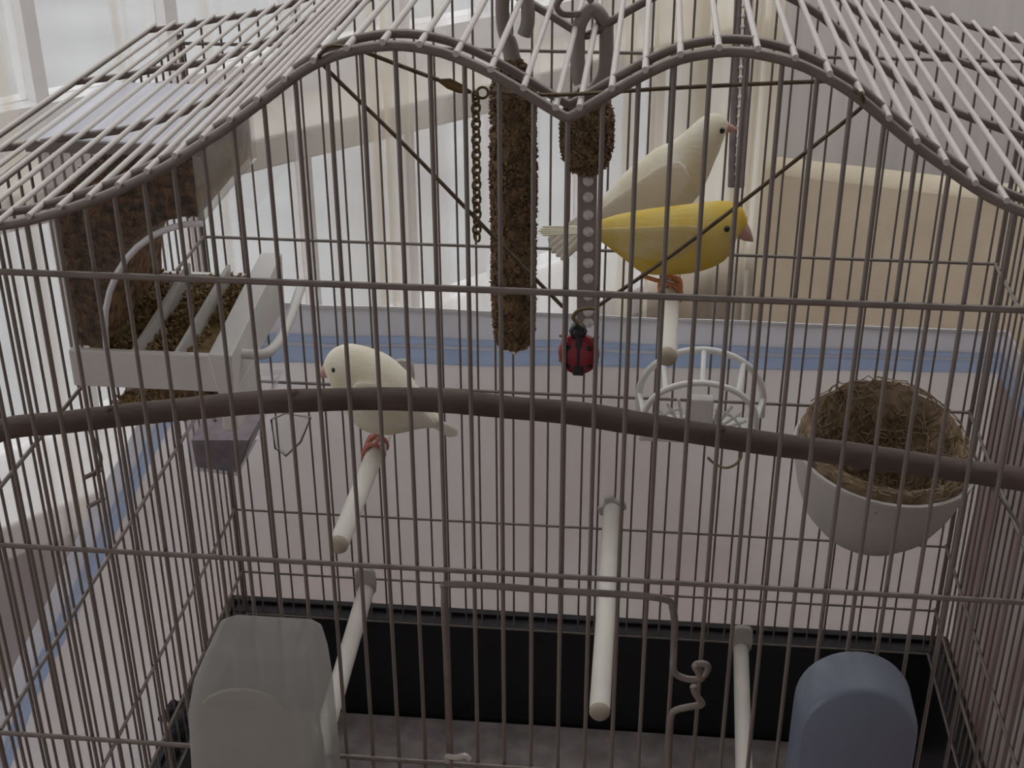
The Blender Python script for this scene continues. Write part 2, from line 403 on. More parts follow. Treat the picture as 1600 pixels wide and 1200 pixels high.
for X, nm in ((XL,'left'),(XR,'right')):
    s = 1 if X < 0 else -1
    side = MB().tube([(X,0,0),(X,D,0)], 1.9, 8).build('side_panel', M_WIRE, cage); side['label'] = nm+' side wall of wire bars'
    for i in range(1, 30): rod('bar', (X,i*12.0-1,-440), (X,i*12.0-1,0), 0.78, M_WIRE, side)
    for z in (ZF2,ZF3,-340.5,-395.6,-434.5): MB().tube([(X+1.8*s,0,z),(X+1.8*s,D,z)], 1.1, 8).build('cross_wire', M_WIRE, side)
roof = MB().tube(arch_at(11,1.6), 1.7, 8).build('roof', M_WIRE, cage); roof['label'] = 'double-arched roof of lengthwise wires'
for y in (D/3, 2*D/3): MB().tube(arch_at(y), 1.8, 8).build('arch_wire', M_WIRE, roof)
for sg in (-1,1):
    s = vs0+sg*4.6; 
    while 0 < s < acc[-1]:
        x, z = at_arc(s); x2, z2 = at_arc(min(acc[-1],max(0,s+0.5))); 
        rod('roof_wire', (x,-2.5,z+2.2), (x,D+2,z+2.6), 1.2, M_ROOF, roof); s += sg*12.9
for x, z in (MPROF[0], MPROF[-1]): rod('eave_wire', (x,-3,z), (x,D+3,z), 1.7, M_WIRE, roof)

# black tray (part of the cage)
tr = MB(); x0,x1,y0,y1 = XL-13,XR+13,-13,D+13
tr.box((x0,y0,-532),(x1,y1,-527))
for (a0,a1,b0,b1) in ((x0,x1,y1-15,y1),(x0,x1,y0,y0+5),(x0,x0+15,y0+5,y1-15),(x1-15,x1,y0+5,y1-15)): tr.box((a0,b0,-527),(a1,b1,-433))
tray = tr.build('base_tray', M_BLACK, cage, smooth=False, bevel=1.5); tray['label'] = 'black plastic base tray'
for (a0,a1,b0,b1) in ((x0-2,x1+2,y1-4,y1+2),(x0-2,x0+4,y0,y1-4),(x1-4,x1+2,y0,y1-4)):
    MB().box((a0,b0,-436),(a1,b1,-430)).build('tray_rim', M_BLACK, tray, smooth=False, bevel=1)
ln = MB().box((x0+17,y0+8,-526.9),(x1-17,y1-17,-524.5)).build('tray_liner', M_LINER, smooth=False)
tag(ln, 'grey gritty paper lining the bottom of the black tray', 'liner')

# door with hook latch on the front wall
dpts = [(-48,-4,-233),(-48,-4,-138),(-46,-4,-134),(-42,-4,-132.5),(38,-4,-133.5),(44,-4,-135),(47,-4,-140),(48.4,-4,-168)]
dl = [uy(*q,-6) for q in [(1052,1045),(1062,1057),(1085,1062),(1100,1055),(1106,1042),(1098,1037),(1086,1040),(1092,1052),(1097,1062)]]
door = MB().tube(catmull([(-48,-4,-233),(-48,-4,-170),(-48,-4,-138),(-44,-4,-132.7),(0,-4,-133),(40,-4,-133.6),(47,-4,-140),(48.2,-4,-160)]+[q[:] for q in dl],5), 1.5, 8).build('door_frame', M_WIRE, cage)
door['label'] = 'wire door frame ending in a hook'
dl2 = [uy(*q,-6) for q in [(1083,1072),(1087,1085),(1097,1100),(1080,1104),(1058,1109),(1049,1118),(1046,1150),(1044,1210)]]
MB().tube(catmull([q[:] for q in dl2],5), 1.5, 8).build('latch_wire', M_WIRE, door)
q0 = uy(700,1190,-5)
MB().tube(catmull([q0[:], (q0+Vector((0,-1,4)))[:], (q0+Vector((4,-2,4.5)))[:], (q0+Vector((8,-2,6)))[:], (q0+Vector((10,-2,4)))[:]],4), 1.3, 6).build('door_clip', M_ROOF, door)
# side door latch on the left wall
MB().tube(catmull([(XL+2,138,-142),(XL+5,139,-155),(XL+8,138,-168),(XL+3,137,-178)],5), 1.2, 6).build('side_latch', M_WIRE, cage)
for z, y in ((-176,136),(-193,134)): MB().tube([(XL+3,y-9,z+3),(XL+3,y+10,z-4)], 1.4, 6).build('side_latch', M_WIRE, cage)
# overhead swing hook on the second arch
MB().tube(catmull([uy(*q,116)[:] for q in [(905,22),(880,22),(870,8),(885,-8),(915,-6),(925,4)]],5), 1.4, 8).build('swing_hook', M_WIRE, cage)

# ================================================================== GUARD SHEET AROUND THE CAGE
guard = thing('seed_guard', (0,D+14,-532), 'white plastic sheet with blue stripes wrapped round the sides and back of the cage', 'seed guard')
M_GUARD = sheet_mat('milky_sheet', (0.75,0.735,0.74), 0.70, trans=0.33, col2=(0.66,0.59,0.58), scale=5, lo=0.42, hi=0.68, stretch=(1,1,0.6))  # pinkish patches painted in for the tones seen through the sheet
M_GUARDR = sheet_mat('tone_painted_sheet', (0.60,0.56,0.56), 0.6, trans=0.15, col2=(0.40,0.27,0.25), scale=9, stretch=(1,5,0.6), lo=0.45, hi=0.7)  # shade and reddish see-through streaks put into the sheet colour
M_BAND = sheet_mat('grey_sheet_hem', (0.76,0.76,0.79), 0.72)
M_BLUE = sheet_mat('blue_stripe', (0.56,0.64,0.77), 0.7, col2=(0.62,0.68,0.79), scale=40)
def strip(name, path, zlo, zhi, m, th=1.2, out=0.0, label=None, par=guard):
    """vertical sheet over a ground path [(x,y,outward normal)], z from functions of the path parameter"""
    vs = []; fs = []; N = len(path)
    for i, (x, y, nx, ny) in enumerate(path):
        t = i/(N-1); z0, z1 = zlo(t), zhi(t)
        for k in range(7):
            z = z0+(z1-z0)*k/6
            w = 2.6*noise.noise(Vector((x*0.02+z*0.012, y*0.02, z*0.01-x*0.008)))
            for e in (0, th): vs.append((x+nx*(w+e+out), y+ny*(w+e+out), z))
    for i in range(N-1):
        for k in range(6):
            a = i*14+k*2; b = a+14
            fs.append((a, b, b+2, a+2)); fs.append((a+1, a+3, b+3, b+1))
        a = i*14; b = a+14
        fs.append((a, a+1, b+1, b)); fs.append((a+12, b+12, b+13, a+13))
    for i in (0, N-1):
        for k in range(6): a = i*14+k*2; fs.append((a, a+2, a+3, a+1))
    o = MB().add(vs, fs).build(name, m, par)
    if label: o['label'] = label
    return o
bp = [(XL-18+(XR-XL+38)*i/40.0, D+20, 0, 1) for i in range(41)]
lpth = [(XL-18-0.02*(D-y), y, -1, 0) for y in [D+18-i*(D+24)/24.0 for i in range(25)]]
rpth = [(XR+19+0.05*(D-y), y, 1, 0) for y in [D+18-i*(D+24)/24.0 for i in range(25)]]
bz = lambda o_: (lambda t: -228+14*t+o_)
sag = lambda o_: (lambda t: -232-80*t+8*math.sin(t*PI)+o_)
sagr = lambda o_: (lambda t: -214-30*t+o_)
strip('back_sheet', bp, lambda t: -530, lambda t: -231+17*t, M_GUARD)
hz = lambda f: (lambda t: (-231+17*t)*(1-f)+(-184.0)*f)
def hem(name_path, hz_, lab):
    strip('hem', name_path, hz_(0.49), hz_(1.0), M_BAND, label=lab)
    strip('hem_gap', name_path, hz_(0.29), hz_(0.35), M_BAND)
    strip('blue_stripe', name_path, hz_(0.0), hz_(0.29), M_BLUE)
    strip('blue_stripe', name_path, hz_(0.35), hz_(0.49), M_BLUE)
hem(bp, hz, 'grey hem of the back sheet')
M_EDGE = mat('white_piping', (0.80,0.80,0.82), rough=0.4)
strip('hem_piping', bp, hz(1.0), hz(0.95), M_EDGE, th=2.4, out=-0.3)
strip('side_sheet', lpth, lambda t: -530, sag(0), M_GUARD)
hem(lpth, lambda f: sag(36*f), 'grey hem of the left sheet')
strip('side_sheet', rpth, lambda t: -530, sagr(0), M_GUARDR, label='right sheet with reddish brown see-through tones painted in')
hem(rpth, lambda f: sagr(32*f), 'grey hem of the right sheet')

# ================================================================== BRANCH AND PERCHES
bpx = [(-260,712),(-120,690),(0,673),(100,660),(200,648),(300,638),(400,629),(500,625),(600,623),(700,627),(800,637),(900,646),(1000,662),(1100,678),(1200,693),(1300,706),(1400,720),(1500,735),(1600,749),(1800,778)]
bpt = [uy(u, v, 9) for u, v in bpx]; bpt[0].x = max(bpt[0].x, XL+6)
bpt = [q for q in bpt if XL+3 < q.x < XR-3]
cb = catmull([q[:] for q in bpt], 8)
br = MB(); rads = [4.7+0.35*noise.noise(Vector((q.x*0.03,0,0)))+0.15*noise.noise(Vector((q.x*0.2,2,0))) for q in cb]
br.tube(cb, rads, 14)
brn = thing('branch_perch', cb[0][:], 'long bent brown branch running across the cage just behind the front bars', 'perch')
br.build('branch', M_BRANCH, brn)
for xk in (-185, 62, -108):
    i = min(range(len(cb)), key=lambda i: abs(cb[i].x-xk)); q = cb[i]
    MB().lathe([(0.01,1.5),(1.2,1.2),(2.0,0.2),(2.3,-1.4)], (q.x, q.y-1, q.z+rads[i]-0.6), 8).build('knot', M_BRANCH, brn)

def perch(front, backp, label, r=5.6, cap=True, clip='tab'):
    f = Vector(front); b = Vector(backp)
    p = thing('perch_rod', b[:], label, 'perch', 'white plastic perches fixed to the back wall')
    d = (f-b).normalized()
    pts = [b, b+d*6, b+d*7, f-d*6, f-d*2, f]
    MB().tube([q[:] for q in pts], [r*0.8,r*0.8,r,r,r,r*0.92], 16).build('rod', M_CREAM, p)
    if cap: MB().tube([(f-d*0.5)[:], (f+d*1.2)[:], (f+d*3.2)[:], (f+d*4.2)[:]], [r*0.98, r*1.0, r*0.8, r*0.35], 16).build('end_cap', M_TAN, p)
    if clip == 'star':
        n = 20; vs = []
        for k in range(n):
            an = 2*PI*k/n; rr = 10 if k % 5 < 3 else 7; vs.append((b.x+rr*math.cos(an), b.z+rr*math.sin(an)))
        MB().prism(vs, b.y-2, b.y-6).build('wall_clip', M_HOOKW, p, bevel=0.6)
    else:
        w, h = 8.0, 12.0; n = 12
        vs = [(b.x+w*math.copysign(abs(math.cos(2*PI*k/n))**0.6, math.cos(2*PI*k/n)), b.z+7+h*math.copysign(abs(math.sin(2*PI*k/n))**0.6, math.sin(2*PI*k/n))) for k in range(n)]
        MB().prism(vs, b.y-2, b.y-6).build('wall_clip', M_HOOKW, p, bevel=0.6)
    return p
M_HOOKW = mat('aged_white_plastic', (0.50,0.48,0.44), rough=0.5, var=0.06)
R1 = (Vector((-133.3,158,-228)), Vector((-130.1,D-3,-228)))
perch(R1[0], R1[1], 'white perch under the feet of the lone white canary at the left')
perch((42.6,156,-102), (46.3,D-3,-102), 'white perch carrying the yellow canary and the white canary', r=5.1)
perch((15.2,140,-320), (14.8,D-3,-319), 'white perch pointing at the viewer in the middle of the lower cage', clip='star', r=6.0)
perch((-160,150,-399), (-165,D-3,-401.6), 'white perch slanting low beside the clear feeder at the front left', r=6.2)
perch((107,160,-437), (113,D-3,-434), 'white perch standing low between the door latch and the blue drinker', cap=False)

# ================================================================== BIRDS
def bird_mat(name, back_c, belly_c, z0, z1, mottle):
    m = bpy.data.materials.new(name); m.use_nodes = True; n = m.node_tree.nodes; l = m.node_tree.links; b = n['Principled BSDF']
    t = n.new('ShaderNodeTexCoord'); nz = n.new('ShaderNodeTexNoise'); nz.inputs['Scale'].default_value = 55; nz.inputs['Detail'].default_value = 3
    l.new(t.outputs['Object'], nz.inputs['Vector'])
    r = n.new('ShaderNodeValToRGB'); r.color_ramp.elements[0].position = 0.36; r.color_ramp.elements[1].position = 0.64
    r.color_ramp.elements[0].color = (*back_c,1); r.color_ramp.elements[1].color = (*belly_c,1)
    l.new(nz.outputs['Fac'], r.inputs[0]); l.new(r.outputs[0], b.inputs['Base Color'])
    b.inputs['Roughness'].default_value = 0.85; b.inputs['Specular IOR Level'].default_value = 0.15
    n2 = n.new('ShaderNodeTexNoise'); n2.inputs['Scale'].default_value = 500; mp = n.new('ShaderNodeMapping'); mp.inputs['Scale'].default_value = (0.25,1,1)
    l.new(t.outputs['Object'], mp.inputs[0]); l.new(mp.outputs[0], n2.inputs['Vector'])
    bp_ = n.new('ShaderNodeBump'); bp_.inputs['Strength'].default_value = 0.25; bp_.inputs['Distance'].default_value = 0.0012
    l.new(n2.outputs['Fac'], bp_.inputs['Height']); l.new(bp_.outputs[0], b.inputs['Normal'])
    return m
M_EYE = mat('dark_eye', (0.01,0.01,0.012), rough=0.15)
M_PINK = mat('pink_leg', (0.62,0.22,0.16), rough=0.6, var=0.1)
M_BEAK = mat('pink_beak', (0.60,0.36,0.31), rough=0.5, var=0.08)
def ring(c, axis_h, half_h, half_w, axis_w, n=20, sq=1.0):
    return [c+axis_h*(half_h*math.sin(2*PI*k/n))+axis_w*(half_w*math.cos(2*PI*k/n)) for k in range(n)]
def make_bird(Y, secs, tail, tail_w, beak, eye, feet, rodp, face, bm, tm, wm, label, wing, ylean=0.0, legm=None):
    """secs: (top pixel, bottom pixel, width ratio) from beak base to rump, measured on the photo and laid out round the body plane"""
    N = len(secs)
    tops = []; bots = []
    for (u0,v0,u1,v1,w) in secs:
        a = uy(u0,v0,Y); b = uy(u1,v1,Y); tops.append(a); bots.append(b)
    mid = [(a+b)/2 for a,b in zip(tops,bots)]
    root = thing('canary', (rodp[0], rodp[1], rodp[2]), label, 'bird', 'canaries in the cage')
    cen = catmull([q[:] for q in mid],4); tt = catmull([q[:] for q in tops],4); ww = catmull([(s[4],0,0) for s in secs],4)
    rings = []
    yv = Vector((0,1,0))
    for i,(c,tp,w) in enumerate(zip(cen,tt,ww)):
        h = tp-c; hh = h.length; h.normalize()
        yo = ylean*(i/len(cen)-0.3)
        rings.append(ring(c+yv*yo, h, hh, max(0.4,hh*w.x), yv))
    # close the head and rump with shrinking rings
    d0 = (cen[0]-cen[2]).normalized(); dn = (cen[-1]-cen[-3]).normalized()
    def shrink(r, f, off):
        c = sum(r, Vector())/len(r); return [c+(q-c)*f+off for q in r]
    h0 = (tops[0]-mid[0]).length; hn = (tops[-1]-mid[-1]).length
    rings = [shrink(rings[0],0.15,d0*h0*0.42), shrink(rings[0],0.7,d0*h0*0.28)]+rings+[shrink(rings[-1],0.6,dn*hn*0.8), shrink(rings[-1],0.12,dn*hn*1.1)]
    body = MB().loft(rings).build('body', bm, root, sub=1)
    # tail: layered narrow feathers
    tb_, tt_ = uy(tail[0],tail[1],Y)+yv*ylean*0.5, uy(tail[2],tail[3],Y)+yv*ylean*0.9
    dr = (tt_-tb_); L = dr.length; dr.normalize(); upv = Vector((0,1,0)).cross(dr).normalized()
    for k in range(5):
        f = (k-2)/2.0; e = tt_ + upv*tail_w*0.55*f - dr*L*0.06*abs(f) + yv*f*min(3.5,tail_w*0.5); s0 = tb_+upv*tail_w*0.25*f+yv*f*1.2
        md = (s0+e)/2
        MB().loft([ring(s0, upv, tail_w*0.30, 2.0, yv, 8), ring(md, upv, tail_w*0.26, 1.2, yv, 8), ring(e-dr*2, upv, tail_w*0.2, 0.7, yv, 8), ring(e, upv, tail_w*0.06, 0.3, yv, 8)]).build('tail_feather', tm, root)
    # wings: a shell on each flank with primaries
    for sgn in (-1, 1):
        wr = []
        for (u0,v0,u1,v1,k) in wing:
            a = uy(u0,v0,Y); b = uy(u1,v1,Y); c = (a+b)/2; h = (a-b)/2; hh = h.length; h.normalize()
            j = min(range(N), key=lambda j: (mid[j]-c).length); hw = (tops[j]-mid[j]).length*secs[j][4]
            # sit on the flank surface at this height
            dz = max(-0.95, min(0.95, (c-mid[j]).dot((tops[j]-mid[j]).normalized())/max(1e-3,(tops[j]-mid[j]).length)))
            off = hw*math.sqrt(1-dz*dz)*k + ylean*sgn*0
            yo = ylean*(j/N-0.3)
            wr.append(ring(c+yv*(sgn*off+yo), h, hh, max(0.5, 0.12*hh+0.8), yv, 12))
        MB().loft(wr).build('wing', wm, root, sub=1)
    # beak
    bb, bt, btop, bbot = [uy(*q, Y) for q in beak]
    ax = (bt-bb).normalized(); upb = (btop-bbot).normalized(); hb = (btop-bbot).length/2
    bcx = (btop+bbot)/2 + yv*ylean*-0.3
    bt = bt + yv*ylean*-0.3
    bk = MB().loft([ring(bcx-ax*1.5, upb, hb, hb*0.85, yv, 12), ring(bcx.lerp(bt,0.45), upb, hb*0.66, hb*0.55, yv, 12), ring(bcx.lerp(bt,0.85), upb, hb*0.25, hb*0.22, yv, 12), ring(bt, upb, 0.25, 0.2, yv, 12)]).build('beak', M_BEAK, root)
    # eyes
    ep = uy(eye[0], eye[1], Y)
    j = 0
    best = min(range(len(cen)), key=lambda i: (cen[i]-ep).length); c = cen[best]; hh = (tt[best]-c).length
    dh = (ep-c).length; hw = hh*ww[best].x*math.sqrt(max(0.05,1-min(0.95,(dh/hh))**2))
    for sgn in (-1,1):
        e = ep+yv*(sgn*(hw-0.2)+ylean*(best/len(cen)-0.3)); MB().lathe([(0.01,-1.9),(1.35,-1.35),(1.9,0),(1.35,1.35),(0.01,1.9)], e[:], 12, 'Y').build('eye', M_EYE, root)
    # legs gripping the rod
    lm = legm or M_PINK; rx, ry, rz, rr = rodp[0], rodp[1], rodp[2], rodp[3]
    for i,(hu,hv,dy) in enumerate(feet):
        hip = uy(hu,hv,Y); hip.y = Y+dy*0.8
        an = Vector((rx-face*1.0, ry+dy, rz+rr+1.6)); kn = hip.lerp(an,0.55)+Vector((-face*4,0,1.0))
        lg = MB().tube([(hip+Vector((0,0,5)))[:], hip[:], kn[:], an[:]], [2.4,1.7,1.25,1.2], 8)
        lg.build('leg', lm, root)
        for tgt, a0, a1 in ((-3.5,0.25,2.0),(0,0.3,2.2),(3.5,0.25,2.0),(0,-0.2,-2.1)):
            pts = [an[:]]
            for q in range(7):
                th = a0+(a1-a0)*q/6; pts.append((rx+face*(rr+1.2)*math.sin(th), ry+dy+tgt*min(1,q/2.0), rz+(rr+1.2)*math.cos(th)))
            MB().tube(pts, [1.1]+[1.15]*4+[0.9,0.7,0.35], 6).build('toe', lm, root)
    return root
M_B1 = bird_mat('cream_plumage', (0.78,0.71,0.53), (0.84,0.80,0.68), 0,0,0)
M_B1W = bird_mat('pale_cream_wing', (0.80,0.74,0.62), (0.84,0.79,0.70), 0,0,0)
M_B2 = bird_mat('yellow_plumage', (0.66,0.45,0.07), (0.70,0.54,0.17), 0,0,0)
M_B2W = bird_mat('pale_yellow_wing', (0.66,0.50,0.14), (0.70,0.60,0.32), 0,0,0)
M_B2T = bird_mat('pale_yellow_tail', (0.72,0.66,0.46), (0.78,0.74,0.60), 0,0,0)
M_ORG = mat('orange_leg', (0.60,0.24,0.10), rough=0.6, var=0.1)
make_bird(262, [(508,561,515,590,0.75),(514,551,518,594,0.82),(526,543,521,604,0.82),(545,539,532,624,0.80),(575,546,547,646,0.80),(605,559,567,666,0.82),(630,580,598,675,0.84),(650,604,629,673,0.85),(669,633,656,668,0.9),(683,648,676,668,0.9)],
    (668,653,714,681), 8, [(509,578),(497,588),(506,567),(514,590)], (528,566), [(584,668,-5),(598,672,6)], (-132.2,262,-228,5.6), -1, M_B1, M_B1W, M_B1W,
    'lone white canary facing left on a lower perch, behind the branch',
    [(560,575,556,600,0.95),(585,570,575,632,0.95),(612,582,600,650,0.95),(640,603,632,655,0.95),(668,636,662,658,0.95),(684,655,682,663,1.1)])
make_bird(292, [(1135,187,1133,210,0.8),(1128,180,1129,221,0.84),(1114,177,1124,236,0.8),(1094,185,1116,254,0.8),(1072,204,1106,279,0.8),(1050,221,1091,306,0.8),(1025,232,1067,331,0.82),(1000,251,1037,346,0.82),(975,271,1002,350,0.85),(950,298,966,347,0.9),(930,320,941,349,0.9)],
    (940,332,862,395), 11, [(1136,199),(1152,202),(1137,190),(1135,209)], (1127,199), [(1040,344,-4),(1052,340,5)], (45.4,292,-102,5.1), 1, M_B1, M_B1W, M_B1W,
    'white canary stretching upward on the upper perch behind the yellow canary',
    [(1062,236,1082,258,0.95),(1035,240,1068,292,0.95),(1005,262,1040,318,0.95),(975,285,1005,335,0.95),(945,312,960,342,0.95),(922,336,928,348,1.1)])
make_bird(237, [(1166,338,1146,374,0.8),(1160,325,1141,390,0.84),(1148,317,1129,407,0.8),(1121,315,1101,420,0.8),(1085,319,1070,426,0.8),(1045,324,1035,428,0.8),(1005,329,1003,424,0.82),(970,335,975,403,0.85),(945,342,951,385,0.9),(927,349,931,371,0.9)],
    (945,359,840,361), 3.2, [(1158,360),(1177,377),(1168,346),(1150,372)], (1134,345), [(1008,428,-5),(1045,425,6)], (44.2,237,-102,5.1), 1, M_B2, M_B2T, M_B2W,
    'bright yellow canary facing right on the upper perch, head lowered', 
    [(1105,340,1098,366,0.95),(1075,333,1062,392,0.95),(1035,336,1025,395,0.95),(995,340,988,388,0.95),(955,347,952,376,0.95),(920,354,918,366,1.1)], legm=M_ORG)

# ================================================================== SEED FEEDER (left wall)
hop = thing('seed_hopper', (-212,168,-116), 'clear plastic hopper full of brown seed with a white divided trough on the left wall', 'feeder')
HX0, HX1, HY0, HY1, HZ0, HZ1 = -252, -177, 120, 216, -94, 11
arcp = [(-233+ (1-math.cos(a))*56, -92+math.sin(a)*67) for a in [i*PI/2/10 for i in range(11)]]
# end plates of clear plastic with a quarter-round mouth
plate = [(HX0,HZ0),(-233,HZ0)]+arcp[1:]+[(HX1,-25),(HX1,HZ1),(HX0,HZ1)]
for y in (HY0, HY1-1.5): MB().prism(plate, y, y+1.5).build('end_plate', M_CLEAR, hop, smooth=False)
MB().box((HX1-1.5,HY0,-25),(HX1,HY1,HZ1)).build('front_plate', M_CLEAR, hop, smooth=False)
MB().box((HX0,HY0,HZ0),(HX0+1.5,HY1,HZ1)).build('back_plate', M_CLEAR, hop, smooth=False)
MB().box((HX0-4,HY0-2,HZ1),(HX1+5,HY1+3,HZ1+2.5)).build('lid', M_LID, hop, smooth=False, bevel=1)
MB().box((HX0-4,HY0-2.5,HZ1-3),(HX1+5,HY0-0.5,HZ1+2)).build('lid_lip', M_HOOK, hop, smooth=False)
# clear hood panel that continues towards the cage centre
MB().add([(HX1,HY0+4,HZ1),(HX1,HY1,HZ1),(HX1+16,HY1,-2),(HX1+16,HY1,-30),(HX1+16,HY0+30,-30),(HX1+6,HY0+6,-12)],[(0,1,2,5),(5,2,3,4)]).build('hood', M_CLEAR, hop, smooth=False)
MB().tube([(x,HY0-0.6,z) for x,z in arcp], 1.6, 8).build('mouth_rim', M_EDGE, hop)
# seed mass
sm = MB(); top = [(HX0+3,-14),(-235,-6),(-215,2),(-195,6),(HX1-3,8)]
poly = [(HX0+2.5,HZ0+1),(-236,HZ0+1)]+[(x-2.5,z+2.5) for x,z in arcp[1:]]+[(HX1-2.5,6)]+[(-195,5),(-215,1),(-235,-7),(HX0+2.5,-14)]
sm.prism(poly, HY0+2.5, HY1-3)
seedm = sm.build('seed_fill', M_SEEDD, hop, smooth=False)
def inpoly(x, z, P):
    c = False
    for i in range(len(P)):
        (x1,z1),(x2,z2) = P[i], P[i-1]
        if (z1 > z) != (z2 > z) and x < (x2-x1)*(z-z1)/(z2-z1)+x1: c = not c
    return c
gm = MB(); cnt = 0
while cnt < 1700:
    x = random.uniform(HX0+3,HX1-3); z = random.uniform(HZ0+2,7)
    if inpoly(x,z,poly): grain(gm, (x,HY0+2.2+random.uniform(0,0.5),z), 1.5); cnt += 1
for k in range(700):
    x = random.uniform(HX0+4,HX1-4); y = random.uniform(HY0+5,HY1-5); grain(gm, (x,y,interp([(HX0,-14),(-235,-6),(-215,2),(-195,6),(HX1,7)],x)), 1.5)
tag(gm.build('seed_grains', M_SEEDD, seedm, smooth=False), kind='stuff')
# white trough with dividers
tgh = MB(); TX1 = -172
tgh.box((HX0,HY0-3,-113),(TX1,HY0+1,-93)); tgh.box((HX0,HY1,-113),(TX1,HY1+4,-93)); tgh.box((HX0,HY0+1,-113),(TX1,HY1,-110))
tgh.build('trough', M_WHITE, hop, smooth=False, bevel=0.8)
MB().add([(TX1-6,HY0-3.8,-113.5),(TX1+2,HY0-3.8,-113.5),(TX1+2,HY1+4,-113),(TX1-6,HY1+4,-113),(TX1-9,HY0-3.8,-92),(TX1+3,HY0-3.8,-92),(TX1+3,HY1+4,-80),(TX1-9,HY1+4,-80)],
    [(3,2,1,0),(4,5,6,7),(0,1,5,4),(1,2,6,5),(2,3,7,6),(3,0,4,7)]).build('trough_rail', M_WHITE, hop, smooth=False, bevel=0.8)
for x in (-222,-200):
    MB().add([(x-1,HY0+1,-110),(x+1,HY0+1,-110),(x+1,HY1,-110),(x-1,HY1,-110),(x-1,HY0+1,-96),(x+1,HY0+1,-96),(x+9,HY1-20,-78),(x+7,HY1-20,-78)],
      [(3,2,1,0),(4,5,6,7),(0,1,5,4),(1,2,6,5),(2,3,7,6),(3,0,4,7)]).build('divider', M_WHITE, hop, smooth=False)
sb = MB().box((-250,HY0+2,-109),(TX1-9,HY1-1,-101)).build('trough_seed', M_GOLD, hop, smooth=False)
gm = MB()
for k in range(1300):
    x = random.uniform(-249,TX1-10); y = random.uniform(HY0+3,HY1-3)
    if x > -192 and y < HY0+45: continue
    grain(gm, (x,y,-101+0.13*(y-HY0)*random.uniform(0.2,1)), 1.7)
tag(gm.build('trough_grains', M_GOLD, sb, smooth=False), kind='stuff')
MB().tube(catmull([(-172,135,-100),(-160,137,-101),(-156,146,-101),(-155,165,-100),(-157,195,-99),(-159,222,-97)],5), 2.6, 10).build('perch_bar', M_WHITE, hop)
MB().box((-178,HY0-2,-135),(-170,HY0+40,-113)).build('bracket', M_WHITE, hop, smooth=False, bevel=1)

# seed husks heap on a ledge beneath the hopper
hs = thing('husk_ledge', (-222,165,-150), 'brown seed husks heaped on a ledge under the white trough', 'feeder')
hb = MB().add([(-252,138,-150),(-186,142,-143),(-186,205,-143),(-252,205,-150),(-242,150,-134),(-192,152,-132),(-192,200,-132),(-242,200,-134)],[(3,2,1,0),(4,5,6,7),(0,1,5,4),(1,2,6,5),(2,3,7,6),(3,0,4,7)]).build('heap', M_SEED, hs, smooth=False, bevel=4)
gm = MB()
for k in range(500):
    u, v_ = random.random(), random.random()
    if random.random() < 0.6: grain(gm, (-247+u*58, 143+v_*4+ (1-v_)*0, -147+v_*13+u*3), 1.7)
    else: grain(gm, (-242+u*50, 150+v_*50, -133.5), 1.7)
tag(gm.build('husks', M_GOLD, hb, smooth=False), kind='stuff')
# clear cup lower down
cup = thing('feeder_cup', (-225,250,-250), 'clear square cup half full of purple-grey grit hanging on the left wall', 'cup')
Yc = 215
q = [uy(285,648,Yc), uy(408,640,Yc), uy(372,744,Yc), uy(302,735,Yc)]
def cupbox(f, g, y0, y1, inset):
    a = [q[3].lerp(q[0],f), q[2].lerp(q[1],f), q[2].lerp(q[1],g), q[3].lerp(q[0],g)]
    a[0].x += inset; a[3].x += inset; a[1].x -= inset; a[2].x -= inset
    vs = [(p.x,y0,p.z) for p in a]+[(p.x,y1,p.z) for p in a]
    return MB().add(vs,[(0,1,2,3),(7,6,5,4),(0,4,5,1),(1,5,6,2),(3,2,6,7),(0,3,7,4)])
cupbox(0,1,Yc,Yc+48,0).build('shell', M_CLEAR, cup, smooth=False)
M_GRIT = mat('purple_grit', (0.25,0.21,0.23), rough=0.9, var=0.15, vscale=150)
cupbox(0.03,0.52,Yc+2,Yc+46,1.5).build('grit', M_GRIT, cup, smooth=False)
MB().tube([(q[0].x,Yc,q[0].z),(q[1].x,Yc,q[1].z),(q[1].x,Yc+48,q[1].z),(q[0].x,Yc+48,q[0].z)],1.5,6,closed=True).build('rim', M_CLEAR, cup)
# clear hanger tab with wire loop
tabo = thing('clear_hanger', (-200,300,-255), 'small clear plastic hanger with a thin wire edge beside the lower cup', 'hanger')
tq = [uy(*p_,300) for p_ in [(424,655),(447,645),(486,652),(470,690),(447,712),(430,700)]]
MB().prism([(p_.x,p_.z) for p_ in tq], 300, 302.5).build('tab', M_CLEAR, tabo, smooth=False)
MB().tube([(p_.x,299.5,p_.z) for p_ in tq], 0.7, 6, closed=True).build('edge_wire', M_WIRE, tabo)

